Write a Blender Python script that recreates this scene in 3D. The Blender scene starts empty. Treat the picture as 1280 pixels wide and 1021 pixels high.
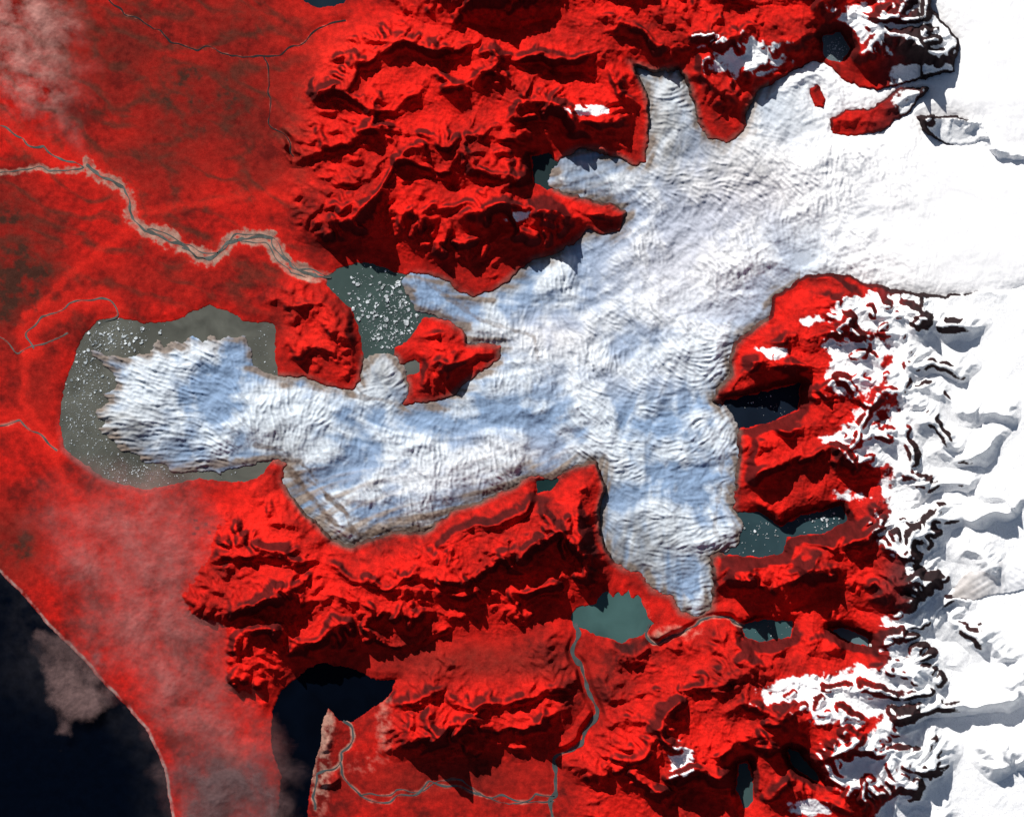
import bpy, math, numpy as np, time
T0=time.time()
f32=np.float32
rng=np.random.default_rng(7)
S=0.01
def WXc(px): return (px-640.0)*S
def WYc(py): return (510.5-py)*S
EL=math.radians(38); AZ=math.radians(-26)   # sun azimuth clockwise from +Y

# ---------------------------------------------------------------- noise
_perm=rng.permutation(256).astype(np.int32); _perm=np.concatenate([_perm,_perm])
_ang=rng.random(256)*2*np.pi
_gx=np.cos(_ang).astype(f32); _gy=np.sin(_ang).astype(f32)
def pn(x,y,seed=0):
    x=x+f32(seed*17.31+500); y=y+f32(seed*9.77+500)
    xf=np.floor(x); yf=np.floor(y)
    xi=xf.astype(np.int32)&255; yi=yf.astype(np.int32)&255
    fx=(x-xf).astype(f32); fy=(y-yf).astype(f32)
    u=fx*fx*fx*(fx*(fx*6-15)+10); v=fy*fy*fy*(fy*(fy*6-15)+10)
    a=_perm[xi]; b=_perm[(xi+1)&255]
    y1=(yi+1)&255
    h=_perm[a+yi]; n00=_gx[h]*fx+_gy[h]*fy
    h=_perm[b+yi]; n10=_gx[h]*(fx-1)+_gy[h]*fy
    h=_perm[a+y1]; n01=_gx[h]*fx+_gy[h]*(fy-1)
    h=_perm[b+y1]; n11=_gx[h]*(fx-1)+_gy[h]*(fy-1)
    t=n00+u*(n10-n00); s=n01+u*(n11-n01)
    return (t+v*(s-t))*f32(1.5)
def fbm(x,y,wl,octv,seed=0,gain=0.5):
    o=0; a=1.0; tot=0
    for i in range(octv):
        o=o+a*pn(x/f32(wl),y/f32(wl),seed+i*3); tot+=a; a*=gain; wl/=2.03
    return o/f32(tot)
def ridged(x,y,wl,octv,seed=0,gain=0.55):
    o=0; a=1.0; tot=0; w=1
    for i in range(octv):
        n=1-np.abs(pn(x/f32(wl),y/f32(wl),seed+i*3))*1.6
        n=np.clip(n,0,1)**2
        o=o+a*n*w; w=np.clip(n*1.6,0,1); tot+=a; a*=gain; wl/=2.05
    return o/f32(tot)
def ss(a,b,x):
    t=np.clip((x-a)/(b-a),0,1); return t*t*(3-2*t)

# ---------------------------------------------------------------- grid
STEP=1.05
def axis(lo,hi):
    c=np.arange(lo,hi,STEP); g=STEP*np.cumsum(1.135**np.arange(1,50))
    return np.concatenate([lo-g[::-1],c,c[-1]+g]).astype(f32)
ax=axis(-45,1325); ay=axis(-45,1066)
NX,NY=len(ax),len(ay)
X,Y=np.meshgrid(ax,ay)
def up(low,k):
    iy=np.minimum(np.arange(NY)/k,low.shape[0]-1.001); ix=np.minimum(np.arange(NX)/k,low.shape[1]-1.001)
    y0=iy.astype(int); x0=ix.astype(int); fy=(iy-y0)[:,None].astype(f32); fx=(ix-x0)[None,:].astype(f32)
    a=low[y0]*(1-fy)+low[y0+1]*fy
    return (a[:,x0]*(1-fx)+a[:,x0+1]*fx).astype(f32)
K=3
XL,YL=X[::K,::K],Y[::K,::K]
def sdf(pts):
    d=np.full(XL.shape,1e12,f32); ins=np.zeros(XL.shape,bool)
    n=len(pts)
    for i in range(n):
        x0,y0=pts[i]; x1,y1=pts[(i+1)%n]
        ex,ey=x1-x0,y1-y0; L=ex*ex+ey*ey+1e-9
        px=XL-x0; py=YL-y0
        t=np.clip((px*ex+py*ey)/L,0,1)
        d=np.minimum(d,(px-t*ex)**2+(py-t*ey)**2)
        if y0!=y1:
            c=((y0>YL)!=(y1>YL))&(XL<ex*(YL-y0)/ey+x0)
            ins^=c
    d=np.sqrt(d)
    return up(np.where(ins,d,-d).astype(f32),K)
def linedist(pts):
    d=np.full(XL.shape,1e12,f32)
    for (x0,y0),(x1,y1) in zip(pts[:-1],pts[1:]):
        ex,ey=x1-x0,y1-y0; L=ex*ex+ey*ey+1e-9
        t=np.clip(((XL-x0)*ex+(YL-y0)*ey)/L,0,1)
        d=np.minimum(d,(XL-x0-t*ex)**2+(YL-y0-t*ey)**2)
    return up(np.sqrt(d).astype(f32),K)

# ---------------------------------------------------------------- map data (map units)
GL=[(106,432),(128,442),(155,446),(188,440),(196,426),(206,434),(216,426),(230,429),(240,418),(252,426),(264,420),(274,426),(284,419),(296,422),(306,419),(314,438),(318,455),(335,468),(352,470),(385,472),(410,482),(440,488),(450,474),(455,448),(475,440),(495,445),(508,462),(511,490),(505,506),(520,503),(545,502),(565,495),(580,480),(605,462),(622,450),(627,432),(605,430),(585,430),(578,412),(555,398),(535,393),(518,388),(508,365),(500,350),(515,340),(540,345),(560,352),(575,365),(595,372),(620,362),(640,345),(665,325),(690,318),(715,305),(735,288),(755,292),(775,290),(783,265),(760,256),(725,248),(700,240),(684,232),(690,212),(705,195),(722,186),(745,186),(770,195),(795,207),(806,202),(808,180),(812,150),(806,115),(795,90),(785,78),(820,90),(850,85),(862,110),(870,135),(874,155),(887,174),(910,180),(930,162),(932,140),(945,115),(965,105),(990,88),(1015,76),(1033,80),(1062,104),(1100,112),(1150,98),(1192,88),(1196,50),(1160,10),(1170,-60),(1300,-9000),(9000,-9000),(9000,340),(1400,345),(1180,372),(1130,366),(1080,355),(1060,345),(1010,345),(990,360),(968,372),(965,395),(945,408),(920,430),(912,450),(915,470),(895,488),(892,500),(910,508),(922,530),(925,560),(920,600),(918,635),(930,655),(923,680),(903,690),(890,695),(893,730),(890,760),(875,772),(850,765),(840,745),(815,738),(800,715),(780,712),(765,700),(750,670),(748,640),(755,610),(750,590),(745,578),(720,583),(690,600),(660,595),(640,610),(600,628),(565,640),(545,655),(530,668),(500,665),(470,672),(440,684),(415,675),(395,655),(375,635),(360,615),(352,600),(357,580),(340,574),(310,583),(275,590),(240,588),(215,590),(200,578),(180,578),(168,566),(150,562),(138,545),(122,538),(130,528),(118,515),(136,502),(128,492),(148,482),(138,465),(122,450)]
NUN=[[(1038,150),(1055,140),(1095,136),(1125,110),(1158,112),(1135,140),(1100,164),(1060,170),(1042,167)],
[(1148,146),(1180,148),(1225,154),(1234,172),(1205,182),(1180,178),(1158,166)],[(1236,185),(1290,188),(1282,198),(1250,198)],
[(1012,112),(1022,108),(1030,122),(1028,134),(1018,134)]]
GL2=[(1082,806),(1105,802),(1125,795),(1150,765),(1185,735),(1210,715),(1290,685),(1400,680),(1400,720),(1290,735),(1235,745),(1195,755),(1165,790),(1135,812),(1100,813)]
LAKES={
'A':[(100,430),(108,415),(125,400),(150,397),(180,404),(215,403),(240,390),(262,382),(285,390),(310,402),(345,405),(343,440),(348,472),(360,520),(340,575),(320,600),(290,603),(250,598),(215,605),(180,612),(140,603),(120,590),(95,572),(80,560),(75,530),(78,490),(88,460)],
'B':[(408,347),(430,333),(455,328),(480,335),(500,342),(560,360),(560,395),(530,398),(515,420),(495,435),(490,452),(460,460),(453,440),(450,415),(440,385),(422,370),(408,358)],
'C':[(507,455),(518,448),(526,455),(522,466),(500,472)],
'D':[(664,195),(685,192),(700,205),(700,230),(684,238),(668,228)],
'E':[(712,768),(725,757),(745,755),(752,742),(760,736),(766,748),(772,738),(778,746),(786,738),(790,750),(797,742),(802,750),(808,768),(818,780),(800,795),(775,803),(750,795),(730,787),(715,782)],
'F':[(918,500),(950,490),(1000,480),(998,512),(970,525),(935,535),(905,535),(905,500)],
'G':[(900,640),(950,640),(975,658),(1000,645),(1050,632),(1060,650),(1030,667),(985,670),(978,690),(950,697),(905,692)],
'H':[(928,780),(955,774),(992,776),(988,796),(950,802),(930,796)],
'I':[(340,890),(352,862),(375,842),(400,828),(440,835),(470,850),(497,848),(485,870),(462,888),(440,903),(425,900),(410,885),(402,905),(400,930),(392,960),(385,1000),(382,1060),(350,1200),(325,1200),(345,1020),(352,970),(338,930)],
'J':[(922,955),(934,952),(940,975),(942,1000),(930,1012),(920,985)],
'K':[(985,935),(996,938),(1018,965),(1030,980),(1015,975),(990,955)],
'L':[(365,-20),(440,-20),(432,5),(400,10),(380,4)],
'M':[(670,600),(700,598),(690,612),(672,616)],
'N':[(1035,785),(1060,785),(1085,798),(1085,808),(1060,800)],
'P':[(1028,45),(1050,40),(1062,60),(1052,80),(1030,74)],
}
LCOL={'A':(0.105,0.107,0.090),'B':(0.050,0.078,0.072),'C':(0.10,0.11,0.10),'D':(0.02,0.036,0.038),'E':(0.05,0.105,0.10),'F':(0.007,0.012,0.022),'G':(0.03,0.062,0.072),'H':(0.04,0.09,0.095),'I':(0.0006,0.0018,0.005),'J':(0.05,0.09,0.09),'K':(0.03,0.07,0.07),'L':(0.01,0.02,0.03),'M':(0.01,0.03,0.03),'N':(0.10,0.16,0.18),'P':(0.12,0.16,0.17)}
OCEAN=[(-9000,560),(-300,640),(-60,690),(0,716),(30,745),(60,782),(100,820),(130,855),(160,885),(185,915),(205,960),(215,1021),(240,1200),(300,9000),(-9000,9000)]
R=[([(545,-12),(600,-8),(655,-2)],32),([(740,50),(790,42),(850,60)],20),([(455,85),(490,58),(540,62),(590,58)],22),
([(600,75),(650,70),(690,80),(740,75),(790,95)],20),([(430,128),(480,135),(530,118)],18),([(560,120),(610,100),(660,115)],20),
([(640,150),(690,145),(730,140),(765,144)],18),([(410,190),(460,172),(520,165),(570,170)],20),([(590,165),(640,180),(675,178)],15),
([(440,228),(480,205),(530,205),(580,215),(640,228)],24),([(415,275),(450,257),(500,257),(535,270)],26),([(545,270),(580,252)],18),
([(600,272),(640,266),(690,262),(715,272)],20),([(540,312),(570,292),(600,298)],15),([(615,312),(650,298),(680,302)],13),
([(725,262),(770,270)],9),
([(360,395),(400,378),(432,400),(440,445)],14),([(365,440),(400,425),(430,455)],10),([(505,440),(545,410),(575,425)],8),([(515,475),(570,458),(615,442)],7),
([(760,20),(800,10),(860,30)],22),([(862,42),(900,48),(950,45),(1000,50),(1030,38)],26),([(870,95),(900,118),(920,130)],18),
([(900,0),(960,8),(1040,2)],20),([(1050,20),(1090,30),(1150,15)],20),([(1060,60),(1100,55),(1170,70)],24),([(1045,150),(1080,146),(1120,130),(1150,114)],14),
([(1155,148),(1190,152),(1225,162)],15),([(950,88),(985,78)],16),([(1240,189),(1285,192)],7),([(560,-40),(700,-50),(800,-30)],25),([(1016,116),(1026,114)],8),
([(975,375),(1010,345),(1050,370),(1080,368),(1120,390),(1150,400)],24),([(925,440),(960,420),(1000,408),(1050,420),(1100,425),(1140,430)],26),
([(905,490),(950,458),(1000,448),(1060,460)],22),([(940,548),(980,532),(1030,535),(1080,548),(1130,560)],28),([(945,592),(990,574),(1040,562),(1090,580),(1150,590)],24),
([(1010,505),(1060,500),(1120,492),(1150,515)],26),([(985,688),(1030,674),(1080,664),(1130,652),(1190,640)],22),([(905,712),(950,700),(1000,710),(1060,727),(1120,735),(1170,722)],30),
([(1180,500),(1215,515)],28),([(1190,570),(1230,562)],28),([(1130,690),(1180,668),(1250,650)],28),([(1165,770),(1197,757),(1202,800)],24),([(1160,610),(1210,604)],28),
([(1150,450),(1200,465)],28),([(1080,390),(1140,410)],24),([(1190,405),(1215,415)],28),([(1165,535),(1190,545)],28),([(1235,620),(1262,640)],28),([(1215,690),(1245,700)],26),([(1225,520),(1250,530)],26),
([(940,818),(1050,808),(1120,815),(1200,828)],22),([(900,838),(950,848),(1010,850),(1060,870),(1120,858),(1180,848)],26),
([(940,880),(990,890),(1040,910),(1100,940),(1165,962)],34),([(960,915),(1020,950),(1080,975)],28),([(1130,890),(1180,880),(1230,868),(1275,858)],30),([(1195,790),(1260,825)],28),
([(975,985),(1050,1005)],18),([(1245,950),(1295,935)],30),([(1000,850),(1060,895),(1120,915)],24),
([(790,822),(830,808),(870,830)],16),([(770,870),(820,862),(890,852)],16),([(790,935),(830,912),(860,930),(910,925)],28),
([(745,960),(790,970),(820,990)],20),([(840,965),(880,955),(920,975)],22),([(500,885),(550,865),(600,870),(650,860),(695,848)],20),
([(510,915),(570,905),(640,918),(690,895)],20),([(590,945),(650,938)],8),([(405,925),(418,890),(430,905)],7),([(395,990),(420,970)],5),
([(325,612),(350,588)],8),([(370,650),(420,692),(480,690),(540,682)],18),([(290,700),(340,690),(400,705),(450,718)],20),
([(285,755),(350,745),(420,760),(480,750),(520,760)],24),([(300,800),(360,790),(420,796)],16),([(290,840),(335,832)],10),
([(540,692),(590,660),(640,642),(672,608)],20),([(690,618),(742,590),(746,640)],18),([(560,712),(620,700),(680,672),(740,690)],22),
([(540,742),(600,735),(660,730),(690,728)],14),([(465,722),(520,712),(560,725)],20),([(430,812),(500,800),(560,790)],10),([(640,775),(670,768)],6)]
SCARP=[[(170,268),(220,258),(280,250),(340,240),(375,255)],[(35,395),(80,350),(130,310),(165,285)],[(90,520),(60,560)],[(35,440),(28,500),(60,550),(80,600),(105,660)]]
MORAINE=[[(745,585),(700,592),(660,603),(600,636),(548,660),(500,662),(450,668),(420,655),(392,625),(372,600),(362,585),(330,580)],
[(600,622),(540,646),(480,650),(440,648),(410,622),(385,585),(352,562),(320,556)],[(372,590),(400,610),(432,640),(440,665)],[(505,508),(480,500),(440,495),(400,488),(360,478)],
[(520,345),(560,372),(600,400),(640,412),(668,420),(672,450)],[(905,690),(892,660),(898,620),(905,560)]]
MTN=[[(400,60),(470,30),(520,-60),(900,-300),(1180,-60),(1180,90),(1080,100),(1000,90),(925,175),(870,170),(800,200),(780,290),(690,315),(620,362),(570,350),(520,335),(450,318),(410,275),(385,200),(380,120)],
[(893,500),(912,420),(970,360),(1020,338),(1150,370),(1500,380),(3000,300),(3000,1800),(700,1800),(725,1000),(745,950),(760,880),(775,810),(900,810),(890,700),(925,640)],
[(270,640),(350,605),(440,690),(540,670),(690,600),(750,590),(755,700),(760,735),(700,765),(640,790),(500,800),(430,830),(370,850),(330,900),(285,850),(270,740)],
[(490,860),(700,840),(715,900),(690,940),(600,960),(510,960),(490,900)],
[(345,400),(370,370),(420,368),(448,400),(452,455),(445,480),(400,478),(350,465)],
[(495,440),(545,397),(580,425),(625,432),(618,452),(560,500),(515,500)],
[(500,-3000),(1600,-3000),(3000,-60),(1200,-60),(500,-40)]]

# ---------------------------------------------------------------- fields
wx=fbm(X,Y,70,3,1,0.4)*30; wy=fbm(X,Y,70,3,21,0.4)*30
ex=fbm(X,Y,16,4,41,0.6); ex2=fbm(X,Y,60,2,45)
sg=sdf(GL)
for n_ in NUN: sg=np.minimum(sg,-sdf(n_))
sg2=sdf(GL2)
lk={k:sdf(v) for k,v in LAKES.items()}
so=sdf(OCEAN)+ex*2
lakemax=None
for k,v in lk.items():
    lakemax=v if lakemax is None else np.maximum(lakemax,v)
water=np.maximum(lakemax+ex*(np.float32(4)),so)
mt=None
for m in MTN:
    s=sdf(m); mt=s if mt is None else np.maximum(mt,s)
mt=mt+ex2*14+ex*8
print('sdf',time.time()-T0)

# ---------------------------------------------------------------- LIC (ice flow and crevasses)
FL=[(1250,260,-1,.1),(1100,250,-1,.25),(1000,260,-.95,.4),(900,350,-.85,.5),(760,320,-.8,.6),(780,450,-.85,.5),(650,540,-.95,.35),(540,370,-1,-.2),(600,400,-1,.1),(500,580,-1,.05),(420,540,-1,-.15),(300,500,-1,-.05),(210,440,-.9,-.5),(150,520,-1,.0),(200,560,-.9,.3),(830,560,.1,1),(800,640,-.3,1),(860,740,.1,1),(900,600,.7,.6),(740,220,-1,.15),(840,130,-.05,1),(870,200,-.3,1),(430,640,-.6,.6),(480,470,0,-1),(930,480,.2,.4),(1200,710,-.8,.5),(650,360,-.8,-.2)]
fx=np.zeros_like(XL); fy=np.zeros_like(XL)
for x,y,dx,dy in FL:
    w=np.exp(-((XL-x)**2+(YL-y)**2)/(2*55.0**2))+1e-9/(1+((XL-x)**2+(YL-y)**2)*1e-4)
    l=math.hypot(dx,dy); fx+=w*dx/l; fy+=w*dy/l
n_=np.sqrt(fx*fx+fy*fy)+1e-20; fx/=n_; fy/=n_
FX=up(fx,K); FY=up(fy,K)
def lic(src,vx,vy,n):
    acc=src.copy()
    for sgn_ in (1,-1):
        pi=np.broadcast_to(np.arange(NY,dtype=f32)[:,None],src.shape).copy(); pj=np.broadcast_to(np.arange(NX,dtype=f32)[None,:],src.shape).copy()
        for s in range(n):
            ii=np.clip(pi+0.5,0,NY-1).astype(np.int32); jj=np.clip(pj+0.5,0,NX-1).astype(np.int32)
            pi+=vy[ii,jj]*sgn_; pj+=vx[ii,jj]*sgn_
            ii=np.clip(pi+0.5,0,NY-1).astype(np.int32); jj=np.clip(pj+0.5,0,NX-1).astype(np.int32)
            acc+=src[ii,jj]
    acc/=(2*n+1)
    return acc/acc.std()
wn=rng.standard_normal(X.shape).astype(f32)
def blur(a):
    a=(np.roll(a,1,0)+2*a+np.roll(a,-1,0))/4
    return (np.roll(a,1,1)+2*a+np.roll(a,-1,1))/4
wb=blur(wn)
wb2=blur(wb); wb2=wb2-blur(blur(blur(wb2)))*0.85
ang=fbm(X,Y,45,4,150,0.6)*1.7
tong=1-ss(250,340,X)
ca=np.pi/2*(1-tong*0.9)+ang*(1-tong*.5)
CX=FX*np.cos(ca)-FY*np.sin(ca); CY=FX*np.sin(ca)+FY*np.cos(ca)
crev=blur(lic(wb2/wb2.std(),CX,CY,6)); crev/=crev.std()
fl_src=fbm(X,Y,11,2,160,0.7)
flow=lic(fl_src/fl_src.std(),FX,FY,34)
print('lic',time.time()-T0)
sgn=sg+ex*5.5+tong*(flow*0.5+np.clip(crev,-2,2)*0.5)

# ---------------------------------------------------------------- terrain height
env=np.zeros_like(X)
WXX=X+wx; WYY=Y+wy
LX,LY=-math.sin(AZ),math.cos(AZ)
HS=1.85
for pts,h in R:
    xs=[p[0] for p in pts]; ys=[p[1] for p in pts]
    m=h*3.4+40
    i0,i1=np.searchsorted(ay,[min(ys)-m,max(ys)+m]); j0,j1=np.searchsorted(ax,[min(xs)-m,max(xs)+m])
    if i1-i0<2 or j1-j0<2: continue
    a=WXX[i0:i1,j0:j1]; b=WYY[i0:i1,j0:j1]
    best=np.zeros_like(a)
    n=len(pts)-1
    for q in range(n):
        (x0,y0),(x1,y1)=pts[q],pts[q+1]
        vx,vy=x1-x0,y1-y0; L=vx*vx+vy*vy
        t=np.clip(((a-x0)*vx+(b-y0)*vy)/L,0,1)
        dx=a-x0-t*vx; dy=b-y0-t*vy
        d=np.sqrt(dx*dx+dy*dy)+1e-3
        c=(dy*LY+dx*LX)/d
        w=h*(2.2-0.95*c)
        r=np.clip(1-d/w,0,1)
        r=h*HS*(0.9*r+0.1*r*r)
        best=np.maximum(best,r)
    env[i0:i1,j0:j1]=np.maximum(env[i0:i1,j0:j1],best)
mm=ss(-6,30,mt)
eastz=ss(1120,1200,X+ex2*30)*ss(330,390,Y)
calm=1-0.88*eastz
env=env*(1-eastz)+np.maximum(env-27,0)*1.1*eastz
rg=ridged(X+wx*.6,Y+wy*.6,100,5,60,0.45)
rg2=ridged(X*0.8-Y*0.35+wx*.5,Y*0.9+X*0.3+wy*.5,46,4,90,0.42)
rg3=fbm(X,Y,60,4,190,0.5)
big=np.clip(0.5+fbm(X,Y,110,2,77)*1.3,0,1)
far=ss(0,500,np.maximum(np.abs(X-640)-640,np.abs(Y-510)-510))
M=env*(0.72+0.34*rg*(0.6+0.8*big)+0.35*rg3)+mm*calm*(2.5+rg*20*(0.45+big)+rg3*6+rg2*6)
M=M+np.clip(M/14,0,1)*(0.2+.8*calm)*(fbm(X,Y,14,3,93,.55)*4+rg2*4)
M=np.maximum(M,0)
# ---- droplet erosion of the mountains: gullies and spurs
KE=2
he=(M[::KE,::KE]/(KE*STEP)).astype(np.float64).copy(); h0=he.copy()
eh,ew=he.shape; hf=he.ravel()
inner=(X[::KE,::KE]>-60)&(X[::KE,::KE]<1340)&(Y[::KE,::KE]>-60)&(Y[::KE,::KE]<1080)&(he>1.0)
cand=np.flatnonzero(inner)
re_=np.random.default_rng(5)
for b in range(12):
    nd_=42000
    c=re_.choice(cand,nd_); py_=(c//ew)+re_.random(nd_)-.5; px_=(c%ew)+re_.random(nd_)-.5
    px_=np.clip(px_,2,ew-4); py_=np.clip(py_,2,eh-4)
    vx=np.zeros(nd_); vy=np.zeros(nd_); sed=np.zeros(nd_); vel=np.ones(nd_); wat=1.0
    for s_ in range(30):
        xi=px_.astype(np.int64); yi=py_.astype(np.int64); u=px_-xi; v=py_-yi
        k0=yi*ew+xi
        a=hf[k0]; bb_=hf[k0+1]; c_=hf[k0+ew]; d_=hf[k0+ew+1]
        gx=(bb_-a)*(1-v)+(d_-c_)*v; gy=(c_-a)*(1-u)+(d_-bb_)*u
        hh=a*(1-u)*(1-v)+bb_*u*(1-v)+c_*(1-u)*v+d_*u*v
        vx=vx*0.12-gx*0.88; vy=vy*0.12-gy*0.88
        l=np.sqrt(vx*vx+vy*vy)+1e-6; vx/=l; vy/=l
        nx=np.clip(px_+vx,2,ew-4); ny=np.clip(py_+vy,2,eh-4)
        xj=nx.astype(np.int64); yj=ny.astype(np.int64); u2=nx-xj; v2=ny-yj; k1=yj*ew+xj
        h2=hf[k1]*(1-u2)*(1-v2)+hf[k1+1]*u2*(1-v2)+hf[k1+ew]*(1-u2)*v2+hf[k1+ew+1]*u2*v2
        dh=h2-hh
        cap=np.maximum(-dh,0.01)*vel*wat*2.2
        dep=np.where(dh>0,np.minimum(dh,sed),np.where(sed>cap,(sed-cap)*0.25,0))
        ero=np.where((dh<=0)&(sed<cap),np.minimum((cap-sed)*0.20,-dh)*0.35,0)
        dl=dep-ero; sed=sed-dl
        D=np.bincount(k0,dl*(1-u)*(1-v),hf.size)+np.bincount(k0+1,dl*u*(1-v),hf.size)+np.bincount(k0+ew,dl*(1-u)*v,hf.size)+np.bincount(k0+ew+1,dl*u*v,hf.size)
        hf+=np.clip(D,-0.12,0.12)
        vel=np.sqrt(np.clip(vel*vel-dh*1.5,0.05,6)); wat*=0.97
        px_,py_=nx,ny
dE=(hf.reshape(eh,ew)-h0).astype(f32)
lowf=dE.copy()
for _ in range(14):
    lowf=(np.roll(lowf,1,0)+2*lowf+np.roll(lowf,-1,0))/4; lowf=(np.roll(lowf,1,1)+2*lowf+np.roll(lowf,-1,1))/4
dE=(dE-lowf*0.6)
dE=np.clip(dE,-5,3)
dE=(np.roll(dE,1,0)+4*dE+np.roll(dE,-1,0))/6; dE=(np.roll(dE,1,1)+4*dE+np.roll(dE,-1,1))/6
dE=up(dE,KE)*(KE*STEP)*0.9
print('erosion',time.time()-T0,float(dE.min()),float(dE.max()),float(dE.std()))
H=np.maximum(M+dE,0)
H=H+np.clip(H/14,0,1)*(0.2+0.8*calm)*ex*0.8
H=H+far*mm*ridged(X,Y,700,4,33)*50
H=H*(1-0.6*ss(-36,0,sg)*(X<1150))*(1-0.55*ss(-32,0,lakemax))
plain=2.2+0.6*fbm(X,Y,30,4,120)+0.34*fbm(X,Y,7,3,125)
H=H+plain
H=H*(1-ss(-12,1,water)*0.75)
H=np.where(water>0,-0.3-np.minimum(water,12)*0.5, np.maximum(H,0.25))
H=np.where((water<=0)&(water>-3), np.minimum(H,0.3+(-water)*0.9),H)
ib=ss(-1.5,5,sgn)
H=H*(1-ib)+(-5.0)*ib
print('height',time.time()-T0)

# ---------------------------------------------------------------- mesh helpers
def grid_mesh(name,Z,mask,col,mat):
    fm=mask[:-1,:-1]|mask[1:,:-1]|mask[:-1,1:]|mask[1:,1:]
    used=np.zeros(mask.shape,bool)
    used[:-1,:-1]|=fm; used[1:,:-1]|=fm; used[:-1,1:]|=fm; used[1:,1:]|=fm
    idx=np.full(mask.shape,-1,np.int32); nv=int(used.sum()); idx[used]=np.arange(nv,dtype=np.int32)
    co=np.empty((nv,3),f32); co[:,0]=WXc(X[used]); co[:,1]=WYc(Y[used]); co[:,2]=Z[used]*S
    a=idx[:-1,:-1][fm]; b=idx[1:,:-1][fm]; c=idx[1:,1:][fm]; d=idx[:-1,1:][fm]
    faces=np.stack([a,b,c,d],1).astype(np.int32)
    nf=len(faces)
    me=bpy.data.meshes.new(name); me.vertices.add(nv); me.vertices.foreach_set('co',co.ravel())
    me.loops.add(nf*4); me.loops.foreach_set('vertex_index',faces.ravel())
    me.polygons.add(nf); me.polygons.foreach_set('loop_start',np.arange(0,nf*4,4,dtype=np.int32))
    try: me.polygons.foreach_set('loop_total',np.full(nf,4,np.int32))
    except Exception: pass
    me.polygons.foreach_set('use_smooth',np.ones(nf,bool))
    me.update(calc_edges=True)
    if col is not None:
        ca_=me.color_attributes.new('Col','FLOAT_COLOR','POINT')
        cc=np.ones((nv,4),f32); k=col.shape[-1]; cc[:,:k]=col[used]
        ca_.data.foreach_set('color',cc.ravel())
    me.materials.append(mat)
    ob=bpy.data.objects.new(name,me); bpy.context.scene.collection.objects.link(ob)
    return ob
def surf_mat(name,rough=0.9,spec=0.1,nscale=60,namt=0.25,alpha=False):
    m=bpy.data.materials.new(name); m.use_nodes=True; nt=m.node_tree; nd=nt.nodes; ln=nt.links
    p=nd['Principled BSDF']; p.inputs['Roughness'].default_value=rough; p.inputs['Specular IOR Level'].default_value=spec
    at=nd.new('ShaderNodeAttribute'); at.attribute_name='Col'
    tc=nd.new('ShaderNodeTexCoord')
    n1=nd.new('ShaderNodeTexNoise'); n1.inputs['Scale'].default_value=nscale; n1.inputs['Detail'].default_value=2; n1.inputs['Roughness'].default_value=0.7
    ln.new(tc.outputs['Object'],n1.inputs['Vector'])
    mr=nd.new('ShaderNodeMapRange'); mr.inputs['From Min'].default_value=0.3; mr.inputs['From Max'].default_value=0.7
    mr.inputs['To Min'].default_value=1-namt; mr.inputs['To Max'].default_value=1+namt
    ln.new(n1.outputs['Fac'],mr.inputs['Value'])
    vm=nd.new('ShaderNodeVectorMath'); vm.operation='SCALE'
    ln.new(at.outputs['Color'],vm.inputs[0]); ln.new(mr.outputs['Result'],vm.inputs['Scale'])
    ln.new(vm.outputs[0],p.inputs['Base Color'])
    if alpha: ln.new(at.outputs['Alpha'],p.inputs['Alpha'])
    return m
def blob(x,y,sx,sy): return np.exp(-((X-x)/sx)**2-((Y-y)/sy)**2)
def mix(a,b,t):
    t=t[...,None] if t.ndim==2 else t
    return a*(1-t)+np.asarray(b,f32)*t

# ---------------------------------------------------------------- terrain colour
c1=fbm(X,Y,90,5,200,0.55); c2=fbm(X,Y,9,4,210,0.6); c3=fbm(X,Y,28,4,220,0.6)
Hs=H
for _ in range(6): Hs=blur(Hs)
gy,gx=np.gradient(Hs); gy/=STEP; gx/=STEP
slope=np.sqrt(gx*gx+gy*gy)
veg=np.empty(X.shape+(3,),f32); veg[:]=(0.36,0.008,0.006)
t=np.clip(0.42+c1*0.9+c3*0.5+c2*0.35+mm*0.36,0,1)
veg=mix(np.broadcast_to(np.array((0.14,0.011,0.009),f32),veg.shape),(0.66,0.015,0.010),t)
dark=np.zeros_like(X)
for b in [(15,350,60,75,1.0),(5,270,50,40,.8),(260,130,120,70,.7),(200,200,90,50,.5),(60,30,60,50,.5),(10,680,45,45,.8),(200,350,110,30,.25),(40,480,30,60,.3),(600,825,140,22,.5),(330,210,50,40,.45),(150,70,80,70,.55),(300,30,80,35,.55),(330,100,60,50,.45),(560,975,120,25,.35)]:
    dark=np.maximum(dark,b[4]*blob(*b[:4]))
dark=np.clip(dark*(0.9+c3*1.6+c2*0.7+c1),0,1)
veg=mix(veg,(0.055,0.020,0.014),dark)
brt=np.zeros_like(X)
for b in [(440,70,60,40,.7),(510,60,60,30,.5),(330,640,60,40,.3),(400,420,50,50,.3),(370,30,40,60,.2),(160,650,80,50,.25)]:
    brt=np.maximum(brt,b[4]*blob(*b[:4]))
veg=mix(veg,(0.76,0.026,0.016),np.clip(brt+brt*c3,0,1))
st=ridged(X*0.5+wx*0.5,Y*1.0-X*0.3+wy*0.5,40,5,230)
leftp=(1-ss(330,420,X))*(1-ss(320,460,Y))
veg=mix(veg,(0.075,0.026,0.017),np.clip((st-0.28)*1.7,0,0.7)*leftp)
steep_shade=np.array((0.022,0.009,0.009),f32)
veg=mix(veg,steep_shade,ss(1.0,1.9,slope+c3*0.4)*0.85)  # near-black painted on steep, mostly lee slopes to deepen their shade
east=ss(1070,1150,X+ex2*40)
rock=np.array((0.030,0.022,0.023),f32)
veg=mix(veg,rock,np.clip(east*0.95,0,1))
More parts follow.
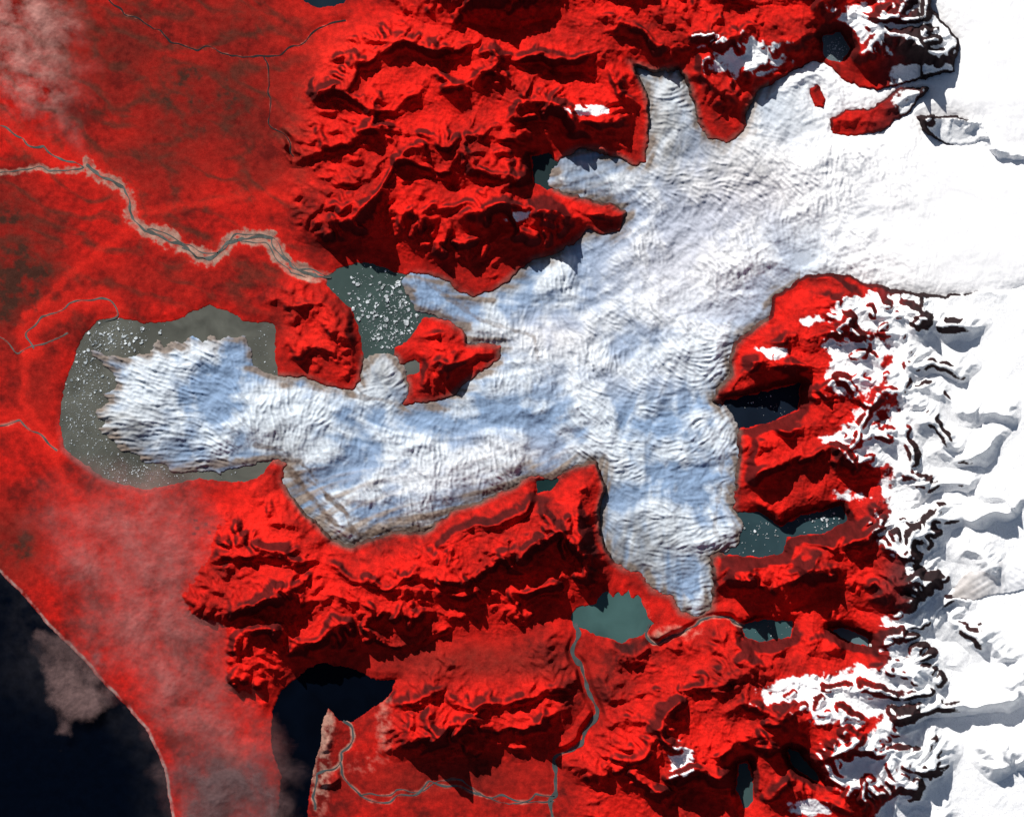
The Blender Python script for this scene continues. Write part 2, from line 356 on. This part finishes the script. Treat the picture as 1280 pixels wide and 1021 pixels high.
# snow
xs_=np.where(Y>780,1092,1105)
sn=(X-xs_)/30+ (H-22)/22*0.3 + c3*1.1+ex*0.8+c2*.3 - ss(0.9,1.6,slope)*3.2
sb=np.zeros_like(X)-2.2
for b in [(940,80,75,34,3.1),(880,55,30,14,3),(645,272,26,10,3.0),(735,140,40,9,3.0),(960,440,30,12,2.9),(1010,400,22,12,2.7),(1055,550,40,16,3.1),(850,955,20,36,3.3),(1010,1008,40,16,3.4),(1010,862,70,24,3.2),(1090,390,60,40,3.2),(1095,150,60,8,1.8),(1090,40,90,50,2.9),(1150,660,60,50,3.0),(1080,865,90,44,3.0),(1070,960,90,44,3.2),(1070,450,60,60,3.0),(1090,550,50,50,3.1),(1060,620,50,20,2.4)]:
    sb=np.maximum(sb,b[4]*blob(*b[:4])-2.2)
sn2=sb+0.15+ (H-24)/24*0.5+c3*1.2+ex*0.9+c2*.3-ss(0.9,1.6,slope)*2.8
redpeak=blob(1205,790,25,30)*2.5+blob(1110,730,50,30)*1.8+blob(1130,870,50,20)*1.3+blob(1150,820,50,15)*1.2+blob(1100,150,50,14)*1.5
snow=np.maximum(ss(0,0.3,sn-redpeak),ss(0,0.3,sn2))
nefill=ss(0,20,(X-1185)+ex2*25)*(1-ss(330,380,Y))
snow=np.maximum(snow,nefill*(1-ss(0.8,1.3,slope)))
snow*=(water<-1)
veg=mix(veg,(0.98,0.98,0.98),snow)
sand=np.array((0.36,0.21,0.16),f32)
beach=ss(-5,-2.5,so)*(1-ss(-1,1,so))*np.clip(0.45+c3*1.4+c2*.6,0,1)
veg=mix(veg,(0.36,0.28,0.25),np.clip(beach,0,1))
RV={
'main':([(105,209),(130,220),(152,235),(162,250),(165,270),(180,288),(210,298),(238,315),(262,322),(285,305),(315,296),(340,302),(352,318),(362,332),(385,342),(412,346)],2.8,6),
'mainb':([(180,288),(205,290),(232,306),(258,316),(280,310),(300,292),(335,296),(350,306),(360,326),(372,336),(392,338),(412,344)],1.2,5),
'mainc':([(230,309),(250,324),(272,318),(292,300),(318,303),(338,308),(348,326),(366,342),(384,346)],1.1,4),
'up1':([(-60,214),(0,216),(45,210),(80,214),(105,209)],1.2,3.0),
'up2':([(-60,120),(0,158),(40,180),(70,195),(105,209)],1.8,0.4),
'w1':([(40,437),(36,412),(55,397),(85,382),(112,373),(138,377),(146,392),(130,402)],1.5,0.5),
'w2':([(-60,400),(0,422),(18,438),(40,437),(60,425),(88,418)],1.2,0.4),
'w3':([(-60,540),(0,531),(25,527),(50,545),(72,562)],1.6,1.0),
's1':([(716,778),(722,800),(720,825),(732,850),(743,880),(738,910),(716,935),(696,948),(693,985),(690,1021),(688,1090)],4.4,0.6),
's2':([(425,950),(432,972),(452,995),(480,1001),(510,993),(540,979),(570,982),(600,992),(650,998),(692,992)],1.7,1.0),
's2b':([(452,995),(490,990),(530,985),(565,972),(590,985),(630,1003),(690,1000)],1.0,0.8),
's3':([(812,782),(808,793),(822,803),(842,796),(862,783),(900,770),(930,782)],2.0,1.4),
'n1':([(120,-30),(150,14),(185,30),(215,52),(240,60),(270,62),(300,72),(345,68),(372,58),(392,40),(430,25)],1.5,0.3),
'n2':([(330,70),(338,110),(335,140),(352,170),(372,195)],1.2,0.3),
's4':([(392,1010),(398,968),(425,952),(440,915),(432,900)],2.0,1.5),
}
rng2=np.random.default_rng(3)
def subdiv(pts,amp):
    P=np.array(pts,float); Q=[]
    E=np.vstack([2*P[0]-P[1],P,2*P[-1]-P[-2]])
    for i in range(1,len(E)-2):
        L=np.linalg.norm(E[i+1]-E[i]); n=max(2,int(L/2.2))
        for t in np.arange(n)/n:
            a,b,c,d=E[i-1],E[i],E[i+1],E[i+2]
            Q.append(0.5*((2*b)+(c-a)*t+(2*a-5*b+4*c-d)*t*t+(-a+3*b-3*c+d)*t**3))
    Q.append(P[-1]); Q=np.array(Q)
    n=len(Q); k=np.arange(n); off=np.zeros((n,2))
    for q in range(6):
        wl=rng2.uniform(4,16); ph=rng2.uniform(0,6.28,2)
        off[:,0]+=np.sin(k/wl*4+ph[0])*amp/6*wl/7; off[:,1]+=np.sin(k/wl*4+ph[1])*amp/6*wl/7
    return Q+off
RL={}; RD={}
for k,(pts,w,sw) in RV.items():
    q=subdiv(pts,3.6); RL[k]=q
    RD[k]=linedist([tuple(p) for p in q[::3]]+[tuple(q[-1])])
rip=np.minimum(np.minimum(RD['main'],RD['up2']),np.minimum(RD['w1'],RD['w3']+3))
veg=mix(veg,(0.66,0.020,0.013),np.clip(1-ss(7,20,rip+ex*12+c2*5),0,1)*0.65)
for k,(pts,w,sw) in RV.items():
    d=RD[k]
    m=1-ss(sw*0.7,sw*1.2+1,d+ex*sw*2.2-w*0.2)
    veg=mix(veg,sand*(1+0.4*c2[...,None]),np.clip(m*(0.8 if sw>1 else .35)*(1+c3*1.6+c2),0,0.9)*(snow<0.5))
    f=1-ss(w,w+6,d)
    H=np.where(water<0,H*(1-f)+np.minimum(H,1.8)*f,H)
sx=np.clip(blob(400,960,12,50)*1.3+blob(480,905,14,36)*.6+blob(410,905,9,18)+blob(455,955,25,20)*.5+blob(850,790,40,10)*.7+blob(790,770,28,24)*.5*(X>770),0,1)
veg=mix(veg,sand,np.clip(sx*(1+c3*1.8+c2*1.5)-0.3,0,0.85))
sh=ss(-9,-1,lk['A'])*blob(120,580,90,40)*.6
veg=mix(veg,(0.2,0.13,0.12),np.clip(sh,0,1))
mor=ss(-8,0,sg)*np.clip(0.6+c3*1.2,0,1)*(X<960)*0.75
veg=mix(veg,(0.13,0.10,0.08),mor)
for p in SCARP:
    d=linedist(p); veg=mix(veg,(0.7,0.022,0.014),np.clip(1-ss(0,9,d+ex*9+c2*5),0,1)*0.6)
for (x,y) in [(245,650),(247,660),(258,655),(243,667),(262,665)]:
    veg=mix(veg,(0.06,0.02,0.02),((np.abs(X-x)<2.5)&(np.abs(Y-y)<2)).astype(f32)*.7)
veg=np.clip(veg*(1+0.32*c2[...,None]*(1-snow[...,None])),0.001,0.98)
mt_land=surf_mat('false_colour_vegetation',0.95,0.02,70,0.2)
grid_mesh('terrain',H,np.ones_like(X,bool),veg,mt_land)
print('terrain',time.time()-T0)

# ---------------------------------------------------------------- glacier
def thick(s): return np.where(s>0, 7*(1-np.exp(-np.maximum(s,0)/14))+0.6, -4+np.minimum(s,0)*1.2)
gl_l=fbm(X+wx*.8,Y+wy*.8,80,4,300,0.45); gl_m=fbm(X+wx*.3,Y,26,4,310,0.55); gl_x=fbm(X,Y,200,2,320)
amp_c=0.3+0.7*np.clip(0.5+gl_l*2.0+0.5*tong+blob(960,240,150,60)*.7+blob(830,560,80,60)*.4,0,1)
fade=1-0.85*ss(1040,1190,X)
sm=ss(0,22,sg)
U=gl_l*14+gl_m*3.0
G=thick(sgn)+sm*(U*fade)+ (crev*0.52*amp_c + flow*0.20+ex*0.7)*fade*ss(0,4,sgn)
G=np.where(sgn>0,np.maximum(G,0.4),G)
ice=np.empty(X.shape+(3,),f32); ice[:]=(0.62,0.68,0.74)
bl=np.clip(0.44-gl_l*3.0-flow*0.10+gl_m*1.3+gl_x*0.9,0,1)*(1-ss(900,1090,X-(Y-300)*0.4))
ice=mix(ice,(0.165,0.27,0.44),bl*0.86)
pk=np.clip(blob(860,340,110,70)*.7+blob(960,230,140,60)*.8+blob(690,420,60,30)*.6+blob(560,600,90,30)*.4+blob(640,560,80,20)*.3,0,1)
ice=mix(ice,(0.86,0.78,0.75),pk*.7)
mid=np.clip(blob(860,370,80,45)*.9+blob(760,470,100,28)*.7,0,1)
ice=mix(ice,(0.86,0.87,0.90),mid*.6)
dull=np.clip(blob(900,200,120,40)*.5+blob(830,150,25,60)*.7+blob(740,225,50,30)*.55+blob(800,690,55,45)*1.0+blob(480,470,25,30)*.6+blob(350,560,40,35)*.5+blob(150,550,80,40)*.85+blob(580,420,50,15)*.5+blob(620,360,40,12)*.3+blob(140,450,40,15)*.5,0,1)
ice=mix(ice,(0.28,0.27,0.25),np.clip(dull*(1+gl_m*1.6+flow*.2),0,1)*.72)
southm=ss(560,600,Y)*(X<760)
edge=(1-ss(2,17+13*southm,sgn+gl_m*12-southm*3))*(X<1000)
ice=mix(ice,(0.19,0.145,0.115),np.clip(edge*(0.85+0.35*flow),0,.93))
sw_=np.clip(blob(425,640,62,40)*1.1+blob(540,650,80,20)*.8+blob(680,582,90,16)*.6+blob(360,600,34,24)*.8,0,1)
ice=mix(ice,(0.30,0.245,0.205),np.clip(sw_*(0.3+0.5*flow),0,.85))
for p,wd,am in zip(MORAINE,(3.8,2.2,2.2,1.8,2.2,2.0),(.95,.65,.65,.5,.5,.4)):
    d=linedist(p)
    ice=mix(ice,(0.15,0.105,0.08),np.clip((1-ss(wd*.4,wd*1.6,d+gl_m*5+ex*2))*am*(0.95+c2),0,.92))
ice=ice*(1+np.clip(flow*0.05+crev*0.10*amp_c,-0.35,0.2)*fade)[...,None]
ice=mix(ice,(0.98,0.97,0.97),ss(930,1120,X+(330-Y)*0.15+gl_l*90))
ice=np.clip(ice,0.02,0.98)
mt_ice=surf_mat('glacier_ice',0.85,0.1,60,0.05)
grid_mesh('glacier',G,sgn>-3,ice,mt_ice)
s2=sg2+ex*3
bb=np.maximum(H,3)
for _ in range(12): bb=blur(bb)
Z2=np.where(s2>0, np.maximum(bb*0.6+3,H*0.8+1)+4*(1-np.exp(-np.maximum(s2,0)/8))+flow*0.3+crev*.25, -3)
c_2=np.empty(X.shape+(3,),f32); c_2[:]=(0.62,0.58,0.56)
c_2=mix(c_2,(0.95,0.95,0.96),ss(1210,1270,X+ex2*30)); c_2=mix(c_2,(0.26,0.24,0.23),np.clip(0.3+flow*.3,0,.8)*(1-ss(1200,1270,X)))
grid_mesh('glacier',Z2,s2>-1.5,c_2,mt_ice)
print('glacier',time.time()-T0)

# ---------------------------------------------------------------- water
def water_mat(name,c,var=0.25,scale=3):
    m=bpy.data.materials.new(name); m.use_nodes=True; nt=m.node_tree; nd=nt.nodes; ln=nt.links
    p=nd['Principled BSDF']; p.inputs['Roughness'].default_value=0.35; p.inputs['Specular IOR Level'].default_value=0.05
    tc=nd.new('ShaderNodeTexCoord'); n=nd.new('ShaderNodeTexNoise'); n.inputs['Scale'].default_value=scale; n.inputs['Detail'].default_value=6
    n.inputs['Distortion'].default_value=0.6
    ln.new(tc.outputs['Object'],n.inputs['Vector'])
    r=nd.new('ShaderNodeValToRGB'); r.color_ramp.elements[0].position=0.3; r.color_ramp.elements[1].position=0.7
    r.color_ramp.elements[0].color=[v*(1-var) for v in c]+[1]; r.color_ramp.elements[1].color=[v*(1+var) for v in c]+[1]
    ln.new(n.outputs['Fac'],r.inputs['Fac']); ln.new(r.outputs['Color'],p.inputs['Base Color'])
    return m
keys=list(LAKES)
stack=np.stack([lk[k] for k in keys]); own=stack.argmax(0)
Zw=np.zeros_like(X)
for i,k in enumerate(keys):
    msk=(own==i)&(lk[k]>-7)
    grid_mesh('fjord' if k=='I' else 'lake',Zw,msk,None,water_mat('water_'+k,LCOL[k],0.35 if k in 'AI' else 0.2,2.5))
oc=np.empty(X.shape+(3,),f32); oc[:]=(0.0004,0.0016,0.0050)
oc=mix(oc,(0.012,0.012,0.016),np.clip(blob(60,820,60,60)+ (1-ss(0,60,so))*0.8,0,1)*np.clip(0.6+c1+c3,0,1))
moc=surf_mat('ocean_water',0.35,0.04,8,0.2)
grid_mesh('ocean',Zw-0.02,(so>-6),oc,moc)

def hsample(px,py):
    i=np.clip(np.searchsorted(ay,py),1,NY-1); j=np.clip(np.searchsorted(ax,px),1,NX-1)
    return np.maximum(np.maximum(H[i,j],H[i-1,j-1]),np.maximum(H[i,j-1],H[i-1,j]))
mrv=water_mat('river_water',(0.10,0.11,0.10),0.4,8)
mrd=water_mat('dark_river_water',(0.03,0.025,0.025),0.3,8)
mrg=water_mat('southern_river_water',(0.07,0.085,0.085),0.3,8)
for k,(pts,w,sw) in RV.items():
    q=RL[k]; n=len(q)
    tg=np.gradient(q,axis=0); tg/=np.linalg.norm(tg,axis=1)[:,None]+1e-9; nr=np.stack([-tg[:,1],tg[:,0]],1)
    ww=w*0.5*(1+0.35*np.sin(np.arange(n)*0.37)+0.3*np.sin(np.arange(n)*0.91+1)+0.2*np.sin(np.arange(n)*0.13))
    vs=[]; fs=[]
    zz=np.array([max(hsample(*(q[i]+nr[i]*o*ww[i])) for o in (-1,-.5,0,.5,1)) for i in range(n)])
    zz=np.maximum(zz+0.3,0.1)
    zz=np.array([zz[max(0,i-1):i+2].max() for i in range(n)])
    for i in range(n):
        for o in (-1,1):
            p=q[i]+nr[i]*o*ww[i]; vs.append((WXc(p[0]),WYc(p[1]),zz[i]*S))
        if i: fs.append((2*i-2,2*i-1,2*i+1,2*i))
    me=bpy.data.meshes.new('river'); me.from_pydata(vs,[],fs); me.materials.append(mrd if k[0]=='n' else (mrg if k[0]=='s' else mrv))
    bpy.context.scene.collection.objects.link(bpy.data.objects.new('river',me))

# ---------------------------------------------------------------- icebergs
def near(field,px,py):
    i=min(max(int(np.searchsorted(ay,py)),0),NY-1); j=min(max(int(np.searchsorted(ax,px)),0),NX-1); return field[i,j]
vs=[];fs=[]
def berg(x,y,r,h):
    n=rng2.integers(5,8); a0=rng2.uniform(0,6.28); el=rng2.uniform(0.45,1); b=len(vs); th=rng2.uniform(0,3.14)
    for lvl,(sc,z) in enumerate([(1.0,-0.3),(0.85,h),]):
        for i in range(n):
            a=a0+i*6.283/n; rr=r*sc*(0.65+0.6*((i*7919+b)%13)/13)
            u,v=rr*math.cos(a),rr*math.sin(a)*el
            vs.append((WXc(x+u*math.cos(th)-v*math.sin(th)),WYc(y+u*math.sin(th)+v*math.cos(th)),z*S*(1 if lvl==0 else rng2.uniform(.5,1.3))))
    for i in range(n): fs.append((b+i,b+(i+1)%n,b+n+(i+1)%n,b+n+i))
    fs.append(tuple(b+n+i for i in range(n)))
def scatter(k,cx,cy,sx_,sy_,n,r0,r1):
    c=0
    for _ in range(n*6):
        if c>=n: break
        x=rng2.normal(cx,sx_); y=rng2.normal(cy,sy_)
        if near(lk[k],x,y)>1.5 and near(sgn,x,y)<-2 and near(H,x,y)<-0.1:
            r=r0+(r1-r0)*rng2.random()**5; berg(x,y,r,0.3+r*0.35); c+=1
scatter('A',140,420,28,12,260,0.45,3.2)
scatter('A',105,520,18,40,620,0.4,1.5)
scatter('A',170,590,50,12,400,0.4,1.6)
scatter('A',115,455,18,20,220,0.45,2.5)
scatter('A',330,430,14,20,30,0.5,1.6)
scatter('B',465,380,26,28,260,0.5,3.4)
scatter('B',505,365,12,22,90,0.7,5.0)
scatter('B',490,415,20,14,220,0.5,3.0)
scatter('G',945,665,16,14,40,0.7,4)
scatter('G',1030,650,20,10,40,0.7,3)
scatter('F',960,505,25,12,25,0.5,1.4)
scatter('H',960,788,20,6,15,0.5,1.3)
scatter('P',1045,60,10,12,60,0.7,2)
me=bpy.data.meshes.new('icebergs'); me.from_pydata(vs,[],fs)
mb=bpy.data.materials.new('iceberg_ice'); mb.use_nodes=True
_n=mb.node_tree.nodes.new('ShaderNodeTexNoise'); _n.inputs['Scale'].default_value=9
_r=mb.node_tree.nodes.new('ShaderNodeValToRGB'); _r.color_ramp.elements[0].position=.38; _r.color_ramp.elements[1].position=.66
_r.color_ramp.elements[0].color=(0.22,0.25,0.255,1); _r.color_ramp.elements[1].color=(0.68,0.73,0.75,1)
_tc=mb.node_tree.nodes.new('ShaderNodeTexCoord'); mb.node_tree.links.new(_tc.outputs['Object'],_n.inputs['Vector'])
mb.node_tree.links.new(_n.outputs['Fac'],_r.inputs['Fac']); mb.node_tree.links.new(_r.outputs['Color'],mb.node_tree.nodes['Principled BSDF'].inputs['Base Color'])
me.materials.append(mb)
bpy.context.scene.collection.objects.link(bpy.data.objects.new('icebergs',me))

# ---------------------------------------------------------------- clouds
def cloud(poly,alpha,colr,seed,alt,soft=30,cut=0.0,contrast=1.5):
    s=sdf(poly)+fbm(X,Y,60,5,seed)*45
    n=fbm(X+wx*.4,Y+wy*.4,42,6,seed+5,0.62)
    a=ss(-6,soft,s)*np.clip(alpha*(1+n*contrast)-cut,0,1)
    col=np.empty(X.shape+(4,),f32); col[...,:3]=colr; col[...,3]=a
    Z=alt+n*3+fbm(X,Y,10,3,seed+9)*0.6
    m=surf_mat('cloud_vapour',1.0,0.0,20,0.1,alpha=True)
    grid_mesh('cloud',Z,a>0.006,col,m)
cloud([(20,600),(150,560),(275,590),(300,690),(310,800),(335,870),(360,920),(375,985),(375,1060),(215,1060),(195,960),(160,900),(120,860),(80,800),(40,700)],0.36,(0.50,0.17,0.155),400,14,90,0,1.5)
cloud([(60,790),(90,805),(125,845),(160,882),(150,895),(80,912),(56,870)],0.6,(0.17,0.105,0.10),430,14,14)
cloud([(195,930),(260,915),(330,905),(368,955),(374,1090),(210,1090)],0.68,(0.13,0.075,0.075),450,18,45)
cloud([(-140,-100),(80,-80),(125,20),(120,110),(105,190),(40,170),(-120,140)],0.40,(0.60,0.28,0.24),470,14,80,0.08,2.6)
print('clouds',time.time()-T0)

# ---------------------------------------------------------------- light, sky, camera
w=bpy.data.worlds.new('World'); bpy.context.scene.world=w; w.use_nodes=True
nt=w.node_tree; sky=nt.nodes.new('ShaderNodeTexSky'); sky.sky_type='NISHITA'; sky.sun_disc=False
sky.sun_elevation=EL; sky.sun_rotation=AZ
nt.links.new(sky.outputs['Color'],nt.nodes['Background'].inputs['Color']); nt.nodes['Background'].inputs['Strength'].default_value=0.05
L=bpy.data.lights.new('sun','SUN'); L.energy=5; L.angle=math.radians(0.5); L.color=(1,0.97,0.93)
lo=bpy.data.objects.new('sun',L); bpy.context.scene.collection.objects.link(lo)
from mathutils import Vector
d=Vector((math.sin(AZ)*math.cos(EL),math.cos(AZ)*math.cos(EL),math.sin(EL)))
lo.rotation_euler=d.to_track_quat('Z','Y').to_euler(); lo.location=d*20
cam=bpy.data.cameras.new('camera'); co=bpy.data.objects.new('camera',cam); bpy.context.scene.collection.objects.link(co)
cam.sensor_width=36; D=60; cam.lens=36*D/12.8; co.location=(0,0,D); cam.clip_end=1000; cam.clip_start=1
bpy.context.scene.camera=co
vs_=bpy.context.scene.view_settings; vs_.view_transform='Standard'; vs_.look='None'; vs_.exposure=0
print('done',time.time()-T0)
